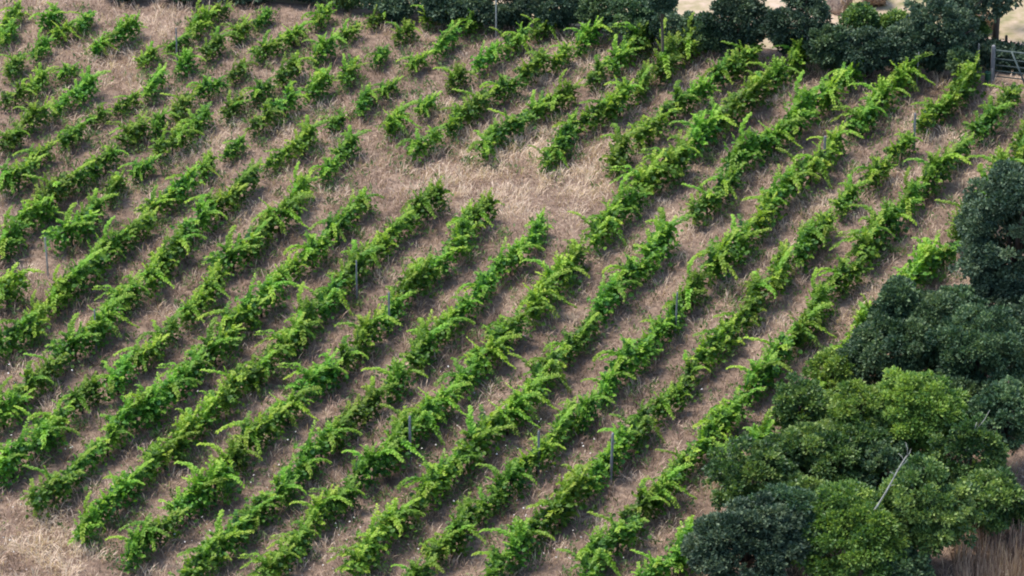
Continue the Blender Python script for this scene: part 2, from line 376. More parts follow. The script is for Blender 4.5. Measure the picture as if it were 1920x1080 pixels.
def make_vine(seed, n_shoots, length, lift_mu, spread, n_long, mat, dens=1.0, height=.62):
    """foliage mesh, trunk mesh and long shoot meshes of one vine; X is along the row."""
    rng = np.random.default_rng(seed)
    bm = bmesh.new()
    arm = .62 * spread
    tube_into(bm, [(0, 0, -.05), (.02, .01, .22), (-.02, .02, height - .12), (0, 0, height)], [.05, .042, .036, .03], 6)
    tube_into(bm, [(0, 0, height - .04), (arm * .6, .03, height + .05), (arm, -.01, height + .07)], [.026, .022, .015], 5)
    tube_into(bm, [(0, 0, height - .05), (-arm * .5, -.02, height + .04), (-arm, .02, height + .05)], [.026, .022, .014], 5)
    trunk = bm_mesh('vine_trunk', bm, True)
    chunks = []
    for i in range(n_shoots):
        bx = rng.uniform(-arm, arm) * 1.1
        az = rng.uniform(0, 2 * PI)
        lf = np.clip(rng.normal(lift_mu, .4), .0, 1.5)
        ln = length * rng.uniform(.5, 1.0)
        n = max(6, int(ln / .036 * dens))
        pth = shoot_path(rng, (bx, rng.normal(0, .07), height + rng.uniform(-.28, .12)), az, lf, ln, rng.uniform(.5, 1.7), n)
        pth[:, 1] *= .60
        pth[:, 2] = np.maximum(pth[:, 2], .08)
        v0 = rng.normal(0, .13)
        chunks.append(shoot_leaves(rng, pth, .145, .07, .15 + v0, .92 + v0 * 1.5))
    # older leaves round the head and hanging under the arms
    nb = int(300 * dens)
    P = np.stack([rng.uniform(-arm * 1.25, arm * 1.25, nb), rng.normal(0, .17, nb), rng.uniform(.12, height + .22, nb)], 1)
    D = norm(np.stack([rng.normal(0, 1, nb), rng.normal(0, 1, nb), rng.normal(-.35, .4, nb)], 1))
    N = norm(np.stack([rng.normal(0, .6, nb), rng.normal(0, .6, nb), np.full(nb, .8)], 1))
    chunks.append(leaves(P, D, N, rng.uniform(.09, .15, nb), np.clip(rng.normal(.27, .15, nb), 0, 1)))
    fol = mesh_np('vine_foliage', *join(chunks))
    longs = []
    for i in range(n_long):
        az = rng.uniform(0, 2 * PI); ln = length * rng.uniform(.95, 1.45)
        n = int(ln / .036)
        pth = shoot_path(rng, (rng.uniform(-arm, arm) * .8, 0, height + .1), az, rng.uniform(.45, 1.0), ln, rng.uniform(1.0, 1.9), n)
        pth[:, 2] = np.maximum(pth[:, 2], .1)
        V, Q, T = shoot_leaves(rng, pth, .15, .07, .35, 1.0)
        V2, Q2, T2 = shoot_leaves(rng, pth + rng.normal(0, .03, 3), .13, .06, .45, 1.0)
        longs.append(mesh_np('vine_shoot', *join([(V, Q, T), (V2, Q2, T2)])))
    fol.materials.append(mat); trunk.materials.append(M['bark'])
    for l in longs: l.materials.append(mat)
    return trunk, fol, longs


# (n_shoots, length, lift, spread, long shoots, look)
SPEC = [
    (30, .80, .75, 1.1, 3, 'bushy'), (32, .82, .65, 1.25, 3, 'broad'), (30, .85, 1.0, .95, 3, 'upright'),
    (36, .8, .65, 1.2, 2, 'dense'), (29, .9, .6, 1.1, 4, 'sprawling'), (34, .9, .85, 1.0, 3, 'full'),
    (35, .85, .6, 1.3, 2, 'wide'), (29, .9, .85, 1.0, 4, 'shaggy'), (36, .8, .9, 1.1, 2, 'rounded'),
    (34, .92, .7, 1.2, 3, 'tousled'),
]
KINDS = [make_vine(100 + i, a, b, c, d, e, M['vine']) for i, (a, b, c, d, e, _) in enumerate(SPEC)]
LONE = [make_vine(200 + i, 18, .72, .95, .75, 3, M['vine']) for i in range(3)]
YOUNG = [make_vine(300 + i, 9, .5, 1.0, .6, 1, M['young'], .8, .4) for i in range(2)]

ROW_KEYS = 'abcdefghijklmnopqrst'
NV = 0
VINE_XY = []
for ri, key in enumerate(ROW_KEYS):
    cl = vine_spots(ROWS[key], 72)
    jit = random.Random(ri + 5)
    along = [jit.uniform(-6, 6) for c in cl]
    xy = [at(c[0] + a + jit.uniform(-5, 5), c[1] - a + jit.uniform(-5, 5), .74) for c, a in zip(cl, along)]
    X = np.array(xy)
    if len(X) > 3:
        A = np.polyfit(X[:, 1], X[:, 0], 1)[0]
        rowdir = math.atan2(1, A)
    else:
        rowdir = math.radians(64)
    order = sorted(range(len(cl)), key=lambda i: -X[i, 1])       # from the hedge end
    for rank, i in enumerate(order):
        c = cl[i]
        x, y = xy[i]
        young = c[2] == 'young'; lone = c[2] == 'lone'
        rng = random.Random(ri * 97 + rank)
        if young:
            k = rng.randrange(len(YOUNG)); tr, fo, lo = YOUNG[k]; look = 'small yellow-green'; s = rng.uniform(.9, 1.1)
        elif lone:
            k = rng.randrange(len(LONE)); tr, fo, lo = LONE[k]; look = rng.choice(['lone compact', 'small rounded', 'short bushy']); s = rng.uniform(.95, 1.15)
        else:
            k = rng.randrange(len(KINDS)); tr, fo, lo = KINDS[k]; look = SPEC[k][5] + rng.choice([' green', ' leafy', ''])
            s = rng.choice([rng.uniform(.78, .92), rng.uniform(.90, 1.06), rng.uniform(.98, 1.18)])
        thin = 1 - .26 * min(1, max(0, (1250 - c[0]) / 500)) * min(1, max(0, (430 - c[1]) / 200))
        s *= thin
        if ri < 12:
            where = f'row from the right'; rn = ORD[ri]
        else:
            where = f'row from the top left'; rn = ORD[19 - ri]
        label = f'{look} grapevine, {ORD[rank]} from the hedge in the {rn} {where}'
        v = empty('grapevine', (x, y, .02), rowdir + rng.uniform(-.25, .25) + (PI if rng.random() < .5 else 0), s)
        tag(v, label, 'vine', 'grapevines planted in rows on the slope')
        link('trunk', tr, None, v)
        link('foliage', fo, None, v)
        for l in lo:
            link('shoot', l, None, v)
        VINE_XY.append((x, y)); NV += 1
print('vines', NV)
VINE_XY = np.array(VINE_XY)

# ------------------------------------------------------------------ posts
def make_post(px, py, label, h=1.65, r=.045, lean=(0, 0), mat='post'):
    h -= .1; r *= .72
    x, y = at(px, py, h)
    x -= lean[0] * h; y -= lean[1] * h
    bm = bmesh.new()
    prof = [(0, r * 1.05), (.5, r), (h - .04, r * .95), (h, r * .6)]
    tube_into(bm, [(lean[0] * z, lean[1] * z, z - (.1 if z == 0 else 0)) for z, _ in prof], [q for _, q in prof], 7)
    o = link('vine_post', bm_mesh('vine_post', bm), M[mat])
    o.location = (x, y, 0)
    return tag(o, label, 'post', 'wooden posts standing in the vine rows')


make_post(84, 445, 'thin pale post leaning beside open grass at the left edge', 1.5, .035, (-.04, 0), 'pale_wood')
make_post(1716, 212, 'grey post standing clear in a vine gap below the gate', 1.5, .055)
make_post(1149, 812, 'tall grey post rising through vines in the lower middle', 1.75, .06, (.03, 0))
make_post(668, 488, 'thin grey post at a vine just below the bare patch', 1.6, .035)
make_post(729, 548, 'short dark grey post between two vines left of centre', 1.55, .045)
make_post(1270, 548, 'slim grey post among vines right of the centre', 1.7, .04, (.03, 0))
make_post(1547, 255, 'bluish grey post in front of vines in the fourth row', 1.5, .06)
make_post(768, 780, 'squat grey post half hidden by vines, lower left of centre', 1.6, .055)
make_post(1010, 808, 'dark grey post on the shaded side of a lower middle vine', 1.55, .05)
make_post(177, 580, 'slim grey post beside a vine near the left edge', 1.5, .035)
make_post(930, -2, 'tall pale post against the dark hedge, top middle', 1.6, .04, (0, 0), 'pale_wood')
make_post(330, 52, 'thin dark post beside a small vine at the upper left', 1.5, .035)
make_post(1514, 68, 'pale row-end post before the dark hedge, sixth row end', 1.35, .03, (.02, 0), 'pale_wood')
make_post(1618, 80, 'pale row-end post before the hedge, fifth row end', 1.4, .03, (.03, 0), 'pale_wood')
make_post(1723, 98, 'pale row-end post in front of the big dark bush', 1.4, .03, (.04, 0), 'pale_wood')
make_post(1819, 122, 'pale row-end post closest to the field gate', 1.35, .035, (.04, 0), 'pale_wood')

# ------------------------------------------------------------------ trees and shrubs
def make_tree(name, label, cat, cx, cy, rx, ry, mat, hc=None, group=None, leaf=.115, dens=.72, trunk_h=None, skirt=False, seed=0, lumps=7, flat=1.0):
    """cx, cy, rx, ry: outline of the crown in the photo; hc: height of the crown's middle."""
    rng = np.random.default_rng(900 + seed)
    s0 = scale_at(cx, cy, 1.5)
    Rx = rx / s0
    Ry = Rx * .9 * flat
    vert = ry / s0
    Rz = math.sqrt(max((vert ** 2 - (Ry * math.sin(PITCH)) ** 2), (.45 * vert) ** 2)) / math.cos(PITCH)
    if hc is None: hc = Rz * (.72 if skirt else .92) + .15
    x, y = at(cx, cy, hc)
    root = empty(name, (x, y, 0))
    tag(root, label, cat, group)
    # big lobes, then leaf clumps on them, then leaves
    K = int(34 + lumps * 13 * max(Rx, .8))
    u = rng.normal(0, 1, (K, 3)); u = norm(u); u[:, 2] = np.where(u[:, 2] < (-.95 if skirt else -.5), -u[:, 2], u[:, 2])
    lobe = norm(rng.normal(0, 1, (lumps * 2, 3))); lobe[:, 2] = np.abs(lobe[:, 2])
    bump = .62 + .50 * np.max(np.clip((u @ lobe.T - .70) / .28, 0, 1), axis=1)
    rad = bump * rng.uniform(.5, 1.12, K) ** .7
    R3 = np.array([Rx, Ry, Rz])
    ld = norm(rng.normal(0, 1, (9, 3))); la = rng.uniform(-.36, .22, 9)
    low = lambda q: np.clip(1.02 + np.sum(la * np.exp((q @ ld.T - 1) / .16), axis=1), .55, 1.25)
    rad = rad * low(u)
    Cc = u * R3 * rad[:, None]
    cr = rng.uniform(.13, .36, K) * min(1.35, max(.5, Rx * .6))
    ns = K // 3                                   # sprigs that break the outline
    su = norm(rng.normal(0, 1, (ns, 3))); su[:, 2] = np.abs(su[:, 2]) - .25 * rng.random(ns)
    Cc = np.concatenate([Cc, su * R3 * (rng.uniform(.92, 1.16, ns) * low(su))[:, None]])
    cr = np.concatenate([cr, rng.uniform(.10, .17, ns)])
    u = np.concatenate([u, su]); K += ns
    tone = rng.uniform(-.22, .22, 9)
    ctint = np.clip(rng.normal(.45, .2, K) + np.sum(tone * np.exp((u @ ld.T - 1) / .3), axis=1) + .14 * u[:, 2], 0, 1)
    per = np.maximum(14, (dens * 200 * (cr / .32) ** 2 * (.2 / leaf) ** 1.5)).astype(int)
    idx = np.repeat(np.arange(K), per)
    n = len(idx)
    q = norm(rng.normal(0, 1, (n, 3)))
    q[:, 2] = np.where(rng.random(n) < .62, np.abs(q[:, 2]), q[:, 2])
    rr = rng.random(n) ** .45
    P = Cc[idx] + q * (cr[idx] * rr)[:, None] * np.array([1.15, 1.15, .85])
    out = norm(Cc / R3)[idx]
    D = norm(q * .8 + out * .5 + rng.normal(0, .5, (n, 3)))
    N = norm(np.array([0, 0, .6]) + q * .5 + out * .25 + rng.normal(0, .6, (n, 3)))
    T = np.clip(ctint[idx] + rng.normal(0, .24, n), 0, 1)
    S = leaf * rng.uniform(.6, 1.2, n)
    P[:, 2] = np.maximum(P[:, 2], -hc + .06)
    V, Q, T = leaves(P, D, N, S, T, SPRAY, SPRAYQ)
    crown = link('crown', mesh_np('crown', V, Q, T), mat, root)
    crown.location = (0, 0, hc)
    bm = bmesh.new()
    tr = max(.05, .055 * (Rx + Rz))
    fork = hc - Rz * .35 if trunk_h is None else trunk_h
    fork = max(fork, .3)
    tube_into(bm, [(0, 0, -.1), (.03, .02, fork * .5), (-.02, .03, fork), (0, 0, fork + Rz * .3)], [tr * 1.25, tr, tr * .85, tr * .5], 8)
    for k in rng.choice(K, min(K, 11), replace=False):
        e = Cc[k] + np.array([0, 0, hc]); b = np.array([0, 0, fork * rng.uniform(.75, 1.05)])
        m_ = b + (e - b) * .5 + np.array([0, 0, .12 * Rz])
        tube_into(bm, [b, m_, e], [tr * .5, tr * .3, tr * .1], 5)
    link('trunk', bm_mesh('trunk', bm, True), M['bark'], root)
    return root


def T(name, label, cat, cx, cy, rx, ry, mat, **k):
    if cat != 'tree': k.setdefault('skirt', True)
    return make_tree(name, label, cat, cx, cy, rx, ry, mat, **k)


G1 = 'trees and bushes at the lower right'
T('evergreen_tree', 'tall dark blue-green tree cut by the right edge beside the vines', 'tree', 1900, 478, 108, 150, M['dark'], group=G1, seed=1, lumps=9)
T('bushy_tree', 'dark grey-green bushy tree at the lower end of the first row', 'tree', 1702, 655, 112, 92, M['grey'], group=G1, seed=2, lumps=8, dens=.8)
T('bushy_tree', 'grey-green tree below the tall dark tree, flecked with lighter leaves', 'tree', 1838, 690, 98, 92, M['grey'], group=G1, seed=3, lumps=8)
T('sapling', 'feathery grey-green sapling rising above the dark bushy tree', 'tree', 1686, 572, 38, 42, M['grey'], group=G1, seed=4, hc=2.6, dens=.7)
T('sapling', 'pale grey-green sapling at the foot of the tall dark tree', 'tree', 1798, 590, 44, 46, M['grey'], group=G1, seed=5, hc=2.0, dens=.8)
T('leafy_bush', 'round olive green bush directly below the dark bushy tree', 'bush', 1618, 768, 66, 52, M['bright'], group=G1, seed=6, hc=2.0)
T('leafy_tree', 'rounded yellow-green tree standing above the dead branch', 'tree', 1716, 805, 88, 92, M['bright'], group=G1, seed=7, lumps=8)
T('leafy_bush', 'bright green bush at the edge of the grass above the mid green trees', 'bush', 1505, 778, 58, 56, M['mid'], group=G1, seed=8, hc=1.1)
T('leafy_tree', 'wide mid green tree left of the dead branch', 'tree', 1562, 862, 105, 80, M['mid'], group=G1, seed=9, lumps=9, dens=.8)
T('leafy_bush', 'fresh green bush beside the last vines of the first row', 'bush', 1412, 905, 76, 72, M['mid'], group=G1, seed=10, hc=1.2)
T('dense_tree', 'dark grey-green tree at the bottom edge among the vines', 'tree', 1400, 1030, 100, 84, M['dark'], group=G1, seed=11, lumps=9, dens=.85)
T('leafy_bush', 'dull green bush behind the dark grey-green tree, touching the bright green one', 'bush', 1482, 985, 74, 70, M['grey'], group=G1, seed=24, hc=1.5)
T('leafy_tree', 'bright green tree at the bottom edge beside the dark grey-green tree', 'tree', 1608, 1015, 108, 84, M['bright'], group=G1, seed=12, lumps=8, dens=.8)
T('leafy_tree', 'mid green tree with yellow tips below the dead branch', 'tree', 1736, 985, 84, 92, M['mid'], group=G1, seed=13, lumps=8)
T('leafy_bush', 'mid green bush right of the dead branch', 'bush', 1812, 880, 66, 84, M['mid'], group=G1, seed=14)
T('leafy_bush', 'speckled green bush just above the brown grass at the lower right corner', 'bush', 1858, 950, 62, 62, M['mid'], group=G1, seed=15, hc=1.0)
T('bushy_tree', 'dark tree on the right edge under the grey-green trees', 'tree', 1880, 800, 66, 84, M['grey'], group=G1, seed=16)
T('dense_tree', 'near black tree filling the gap on the right edge', 'tree', 1925, 640, 60, 75, M['dark'], group=G1, seed=17)
T('leafy_bush', 'dark bush on the right edge filling in under the tall dark tree', 'bush', 1880, 598, 74, 60, M['dark'], group=G1, seed=25, hc=1.2)
T('leafy_bush', 'grey-green bush in the dip just left of the dead branch', 'bush', 1655, 905, 62, 62, M['grey'], group=G1, seed=19)
T('leafy_bush', 'low green bush between the wide mid green tree and the dark tree below', 'bush', 1490, 955, 64, 50, M['mid'], group=G1, seed=20, hc=1.0)
T('leafy_bush', 'light green shrub squeezed between the vines and the dark bushy tree', 'bush', 1568, 712, 42, 50, M['bright'], group=G1, seed=21, hc=.9)
T('leafy_bush', 'dark green bush tucked behind the rounded yellow-green tree', 'bush', 1790, 772, 56, 56, M['grey'], group=G1, seed=22)
T('leafy_bush', 'dark undergrowth bush at the bottom edge between two green trees', 'bush', 1680, 1060, 60, 48, M['grey'], group=G1, seed=23, hc=.8)
T('leafy_bush', 'small bright green bush on the right edge by the brown grass', 'bush', 1915, 965, 26, 40, M['mid'], group=G1, seed=18, hc=.7)

G2 = 'shrubs of the field hedge'
HED = [
    (240, -20, 46, 22, 'dark', 'dark hedge shrub behind the vines nearest the top left corner'),
    (345, -17, 46, 22, 'grey', 'grey-green hedge shrub at the upper left, second along the hedge'),
    (470, -19, 62, 22, 'dark', 'low dark hedge shrub at the top, third along the hedge'),
    (575, -18, 52, 22, 'dark', 'low dark hedge shrub at the top, fourth along the hedge'),
    (648, -4, 36, 24, 'mid', 'mid green hedge shrub at the top, fifth along the hedge'),
    (745, 8, 60, 30, 'dark', 'dark blue-green hedge shrub behind the bright twelfth row tip'),
    (852, 16, 62, 38, 'dark', 'dark hedge shrub just left of the tall pale post'),
    (955, 20, 58, 40, 'dark', 'dark hedge shrub just right of the tall pale post'),
    (1045, 20, 60, 44, 'dark', 'dark hedge shrub behind the tallest star-shaped vine'),
    (1120, 26, 46, 44, 'grey', 'grey hedge shrub with lighter twigs on top, near the top middle'),
    (1188, 46, 52, 44, 'grey', 'grey-green hedge shrub behind the ninth row end'),
    (1258, 58, 54, 38, 'dark', 'dark hedge shrub below the thin dark sapling'),
    (1325, 68, 52, 36, 'grey', 'low grey-green hedge shrub behind the eighth row end vine'),
    (1385, 52, 62, 64, 'dark', 'tall dark ragged hedge bush left of the largest one'),
    (1492, 56, 66, 72, 'dark', 'large domed dark hedge bush left of the bright green shrubs'),
    (1562, 98, 54, 48, 'grey', 'low grey-green hedge shrub below the upper hay bale'),
    (1630, 104, 62, 50, 'dark', 'low dark hedge shrub below the bright green shrubs'),
    (1696, 100, 58, 52, 'dark', 'low dark hedge shrub tucked against the big dark bush'),
    (1762, 78, 74, 76, 'dark', 'big dark round bush beside the gate'),
]
for k, (cx, cy, rx, ry, m, lab) in enumerate(HED):
    T('hedge_shrub', lab, 'hedge shrub', cx, cy, rx, ry, M[m], group=G2, seed=40 + k, dens=.75, flat=.75, lumps=6)
T('sapling', 'thin dark sapling poking above the hedge near the top middle', 'tree', 1242, 8, 18, 28, M['dark'], seed=70, hc=2.8)
T('sapling', 'light green young tree above the hedge, left of two', 'tree', 1610, 50, 32, 34, M['mid'], seed=71, hc=1.1, dens=.4)
T('sapling', 'light green young tree above the hedge against the big dark bush', 'tree', 1676, 58, 32, 30, M['mid'], seed=72, hc=.9, dens=.4)
T('leafy_bush', 'mid green bush rising behind the big dark bush', 'bush', 1800, 16, 26, 28, M['mid'], seed=73, hc=1.2)
T('leafy_bush', 'mid green bush between the big dark bush and the gate', 'bush', 1822, 62, 24, 26, M['mid'], seed=74, hc=.8, dens=.5)
T('leafy_bush', 'small grey-green bush at the foot of the gate posts', 'bush', 1808, 122, 24, 26, M['grey'], seed=75, hc=.8)


def standing_tree():
    h = 3.4
    bx, by = at(1865, 90, 0)
    root = empty('field_tree', (bx, by, 0))
    tag(root, 'dark tree with a bare straight trunk standing behind the gate', 'tree')
    rng = np.random.default_rng(5)
    bm = bmesh.new()
    tube_into(bm, [(0, 0, -.1), (.02, 0, .8), (.08, .02, 1.6), (.14, .05, 2.4)], [.13, .105, .095, .06], 8)
    K = 46
    Cc = np.stack([rng.uniform(-1.3, 2.1, K), rng.normal(.2, .7, K), rng.uniform(1.55, 3.5, K)], 1)
    Cc[:, 2] += .12 * Cc[:, 0]
    for k in range(12):
        e = Cc[k]; b = np.array([.08, .02, rng.uniform(1.3, 1.9)])
        tube_into(bm, [b, b + (e - b) * .5 + np.array([0, 0, .15]), e], [.045, .03, .012], 5)
    link('trunk', bm_mesh('trunk', bm, True), M['bark'], root)
    idx = np.repeat(np.arange(K), 110); n = len(idx)
    q = norm(rng.normal(0, 1, (n, 3)))
    P = Cc[idx] + q * (rng.random(n) ** .5 * .3)[:, None]
    V, Q, T_ = leaves(P, norm(q + rng.normal(0, .5, (n, 3))), norm(np.array([0, 0, .8]) + q * .5 + rng.normal(0, .4, (n, 3))), rng.uniform(.1, .22, n), np.clip(rng.normal(.45, .2, n), 0, 1), SPRAY, SPRAYQ)
    link('crown', mesh_np('crown', V, Q, T_), M['dark'], root)


standing_tree()

# clipped low hedge running behind the gate
def low_hedge():
    x0, y0 = at(1822, 132); x1, y1 = at(1925, 142)
    rng = np.random.default_rng(8)
    n = 15000
    L = 9.0
    u = rng.uniform(0, L, n); face = rng.random(n)
    w = np.where(face < .45, rng.uniform(-.4, .4, n), np.sign(rng.random(n) - .8) * .4 + rng.normal(0, .05, n))
    z = np.where(face < .45, .62 + rng.normal(0, .05, n), rng.uniform(.05, .64, n))
    z += .07 * np.sin(u * 2.3)
    P = np.stack([u, w, z], 1)
    D = norm(rng.normal(0, 1, (n, 3)) + np.array([0, 0, .3])); N = norm(rng.normal(0, .5, (n, 3)) + np.stack([np.zeros(n), np.sign(w) * .4, np.full(n, .7)], 1))
    V, Q, T_ = leaves(P, D, N, rng.uniform(.09, .17, n), np.clip(rng.normal(.4, .2, n), 0, 1), SPRAY, SPRAYQ)
    root = empty('clipped_hedge', (x0, y0 + .55, 0), math.atan2(y1 - y0, x1 - x0))
    tag(root, 'low clipped dark hedge running behind the metal gate', 'hedge')
    link('foliage', mesh_np('foliage', V, Q, T_), M['dark'], root)
    bm = bmesh.new()
    for k in range(18):
        px = .25 + k * .5
        tube_into(bm, [(px, 0, -.05), (px + .04, .03, .25), (px - .03, -.02, .5)], [.03, .025, .012], 5)
    me = bm_mesh('stem', bm, True)
    st = link('stems', me, M['bark'], root)


low_hedge()

# ------------------------------------------------------------------ gate, bales, branch
def gate():
    # hinge foot at photo (1862,153); runs to beyond the right edge
    gx, gy = at(1863, 154); hx, hy = at(1935, 162)
    W = 3.0
    root = empty('field_gate', (gx, gy, 0), math.atan2(hy - gy, hx - gx))
    tag(root, 'grey metal five-bar field gate by the clipped hedge', 'gate')
    H = 1.15
    for z in (.22, .42, .62, .85, H):
        bm = bmesh.new(); tube_into(bm, [(0.03, 0, z), (W - .03, 0, z)], [.022, .022] if z < H else [.028, .028], 8)
        link('bar', bm_mesh('bar', bm, True), M['gate'], root)
    for x in (.0, W * .5, W):
        bm = bmesh.new(); tube_into(bm, [(x, .03, .12), (x, .03, H + .03)], [.026, .026], 8)
        link('upright', bm_mesh('upright', bm, True), M['gate'], root)
    bm = bmesh.new(); tube_into(bm, [(.55, -.035, H + .02), (1.15, -.3, .02)], [.032, .032], 8)
    link('brace', bm_mesh('brace', bm, True), M['gate'], root)


gate()


def big_post(px, py, h, r, label, name='gate_post', mat='post', lean=0):
    x, y = at(px, py, 0)
    bm = bmesh.new()
    tube_into(bm, [(0, 0, -.1), (lean * h * .5, 0, h * .5), (lean * h, 0, h - .03), (lean * h, 0, h)], [r * 1.05, r, r * .95, r * .7], 8)
    o = link(name, bm_mesh(name, bm), M[mat]); o.location = (x, y, 0)
    return tag(o, label, 'post')


big_post(1860, 153, 1.3, .07, 'stout grey post that the metal gate hangs on')
big_post(1831, 142, 1.15, .035, 'thin pale post in front of the clipped hedge beside the gate', 'fence_post', 'pale_wood', .03)
big_post(1886, 88, .42, .05, 'short brown post on the bare track behind the clipped hedge', 'fence_post', 'bark')


def tree_guard():
    x, y = at(1857, 154, 0)
    root = empty('tree_guard', (x - .12, y - .25, 0))
    tag(root, 'dark green plastic tree guard tube at the foot of the gate post', 'tree guard')
    bm = bmesh.new()
    seg = 12
    rings = []
    for (r, z) in ((.095, 0), (.095, .46), (.102, .48), (.08, .48), (.08, .02)):
        rings.append([bm.verts.new((r * math.cos(2 * PI * k / seg), r * math.sin(2 * PI * k / seg), z)) for k in range(seg)])
    for a, b in zip(rings, rings[1:]):
        for k in range(seg): bm.faces.new((a[k], a[(k + 1) % seg], b[(k + 1) % seg], b[k]))
    link('tube', bm_mesh('tube', bm, True), M['guard'], root)
    bm = bmesh.new(); tube_into(bm, [(.13, 0, -.05), (.13, 0, .6)], [.02, .018], 6)
    link('stake', bm_mesh('stake', bm), M['pale_wood'], root)


tree_guard()


def bale(px, py, r, w, rz, label):
    """Round bale lying on its side; px, py: the middle of the bale in the photo."""
    x, y = at(px, py, r)
    rng = np.random.default_rng(int(px))
    root = empty('hay_bale', (x, y, 0), rz); tag(root, label, 'hay bale', 'round hay bales lying in the mown field')
    bm = bmesh.new(); seg = 40
    prof = [(-w / 2, 0.02), (-w / 2 - .02, r * .35), (-w / 2, r * .7), (-w / 2 + .03, r * .93), (-w / 2 + .1, r)] + [(-w / 2 + .1 + (w - .2) * k / 6, r * (1.0 + .012 * (k % 2))) for k in range(1, 6)] + [(w / 2 - .1, r), (w / 2 - .03, r * .93), (w / 2, r * .7), (w / 2 + .02, r * .35), (w / 2, .02)]
    rings = [[bm.verts.new((ax, q * math.cos(2 * PI * k / seg) * (1 + rng.normal(0, .008)), r * .97 + q * math.sin(2 * PI * k / seg) * (.96 + rng.normal(0, .008)))) for k in range(seg)] for ax, q in prof]
    for a, b in zip(rings, rings[1:]):
        for k in range(seg): bm.faces.new((a[k], a[(k + 1) % seg], b[(k + 1) % seg], b[k]))
    bm.faces.new(rings[0][::-1]); bm.faces.new(rings[-1])
    link('roll', bm_mesh('roll', bm, True), M['hay'], root)
    n = 900
    th = rng.uniform(0, 2 * PI, n); ax = rng.uniform(-w / 2, w / 2, n)
    P = np.stack([ax, np.cos(th) * r, r * .97 + np.sin(th) * r * .96], 1)
    D = norm(np.stack([rng.normal(0, .5, n), -np.sin(th), np.cos(th)], 1) + rng.normal(0, .35, (n, 3)))
    V, Q, T_ = leaves(P, D, np.stack([np.zeros(n), np.cos(th), np.sin(th)], 1), rng.uniform(.1, .22, n), rng.uniform(.3, 1, n), SPRAY * np.array([.12, 1, 1]), SPRAYQ)
    link('loose_straw', mesh_np('loose_straw', V, Q, T_), M['grass'], root)


bale(1573, 4, .36, .6, .9, 'round hay bale standing at the hedge beside the large domed bush')
bale(1638, -14, .42, .8, .1, 'dark round hay bale cut by the top edge')
bale(1843, 42, .30, .5, .6, 'round hay bale behind the tree trunk near the gate')


def dead_branch():
    x, y = at(1636, 962, 2.3)
    x2, y2 = at(1703, 852, 3.9)
    root = empty('dead_branch', (x, y, 2.3)); tag(root, 'pale bare dead branch leaning across the green trees at the lower right', 'branch')
    e = np.array([x2 - x, y2 - y, 1.6])
    rng = np.random.default_rng(3)
    pts = [e * t + np.array([math.sin(t * 5) * .04, 0, math.sin(t * 4) * .05]) for t in np.linspace(-.35, 1, 9)]
    bm = bmesh.new(); tube_into(bm, pts, list(np.linspace(.034, .014, 9)), 7)
    link('limb', bm_mesh('limb', bm, True), M['pale_wood'], root)
    for t, dv in ((.45, (.16, -.1, .12)), (.80, (.18, .1, .16)), (.97, (-.05, .1, .38)), (.62, (-.14, 0, .16)), (.88, (-.16, .1, .2)), (.93, (.14, .05, .28))):
        b = e * t; d = np.array(dv)
        bm = bmesh.new(); tube_into(bm, [b, b + d * .5 + np.array([.03, 0, .02]), b + d], [.012, .009, .004], 5)
        link('twig', bm_mesh('twig', bm, True), M['pale_wood'], root)


dead_branch()


def bare_twigs():
    x, y = at(1822, 815, 2.4)
    root = empty('dead_branch', (x, y, 2.4)); tag(root, 'forked pale twig poking from the bush on the right, smaller than the long branch', 'branch')
    bm = bmesh.new(); tube_into(bm, [(-.15, 0, -.5), (.05, .1, 0), (.2, .35, .35)], [.018, .014, .006], 6)
    link('limb', bm_mesh('limb', bm, True), M['pale_wood'], root)
    bm = bmesh.new(); tube_into(bm, [(.05, .1, 0), (.35, .2, .35), (.5, .3, .62)], [.012, .009, .005], 5)
    link('twig', bm_mesh('twig', bm, True), M['pale_wood'], root)


bare_twigs()

# ------------------------------------------------------------------ dry grass, weeds, flowers (uncountable)
def blob(px, py, rx, ry):
    """Returns a soft mask function of world x, y round a photo point."""
    cx, cy = at(px, py)
    a = rx / 62.0; b = ry / (62.0 * math.sin(PITCH))
    return lambda x, y: np.exp(-(((x - cx) / a) ** 2 + ((y - cy) / b) ** 2))


PALE = [blob(930, 310, 260, 100), blob(1350, 420, 260, 90), blob(240, 120, 120, 60), blob(420, 270, 90, 40), blob(60, 1030, 130, 70), blob(1100, 100, 200, 40), blob(1450, 180, 300, 60)]
OPEN = [blob(930, 310, 240, 90), blob(60, 1030, 130, 70), blob(200, 130, 80, 40)]
DARKG = [blob(120, 760, 220, 160), blob(40, 420, 160, 160), blob(640, 480, 200, 80), blob(60, 170, 130, 120), blob(280, 620, 320, 200), blob(900, 850, 500, 250)]


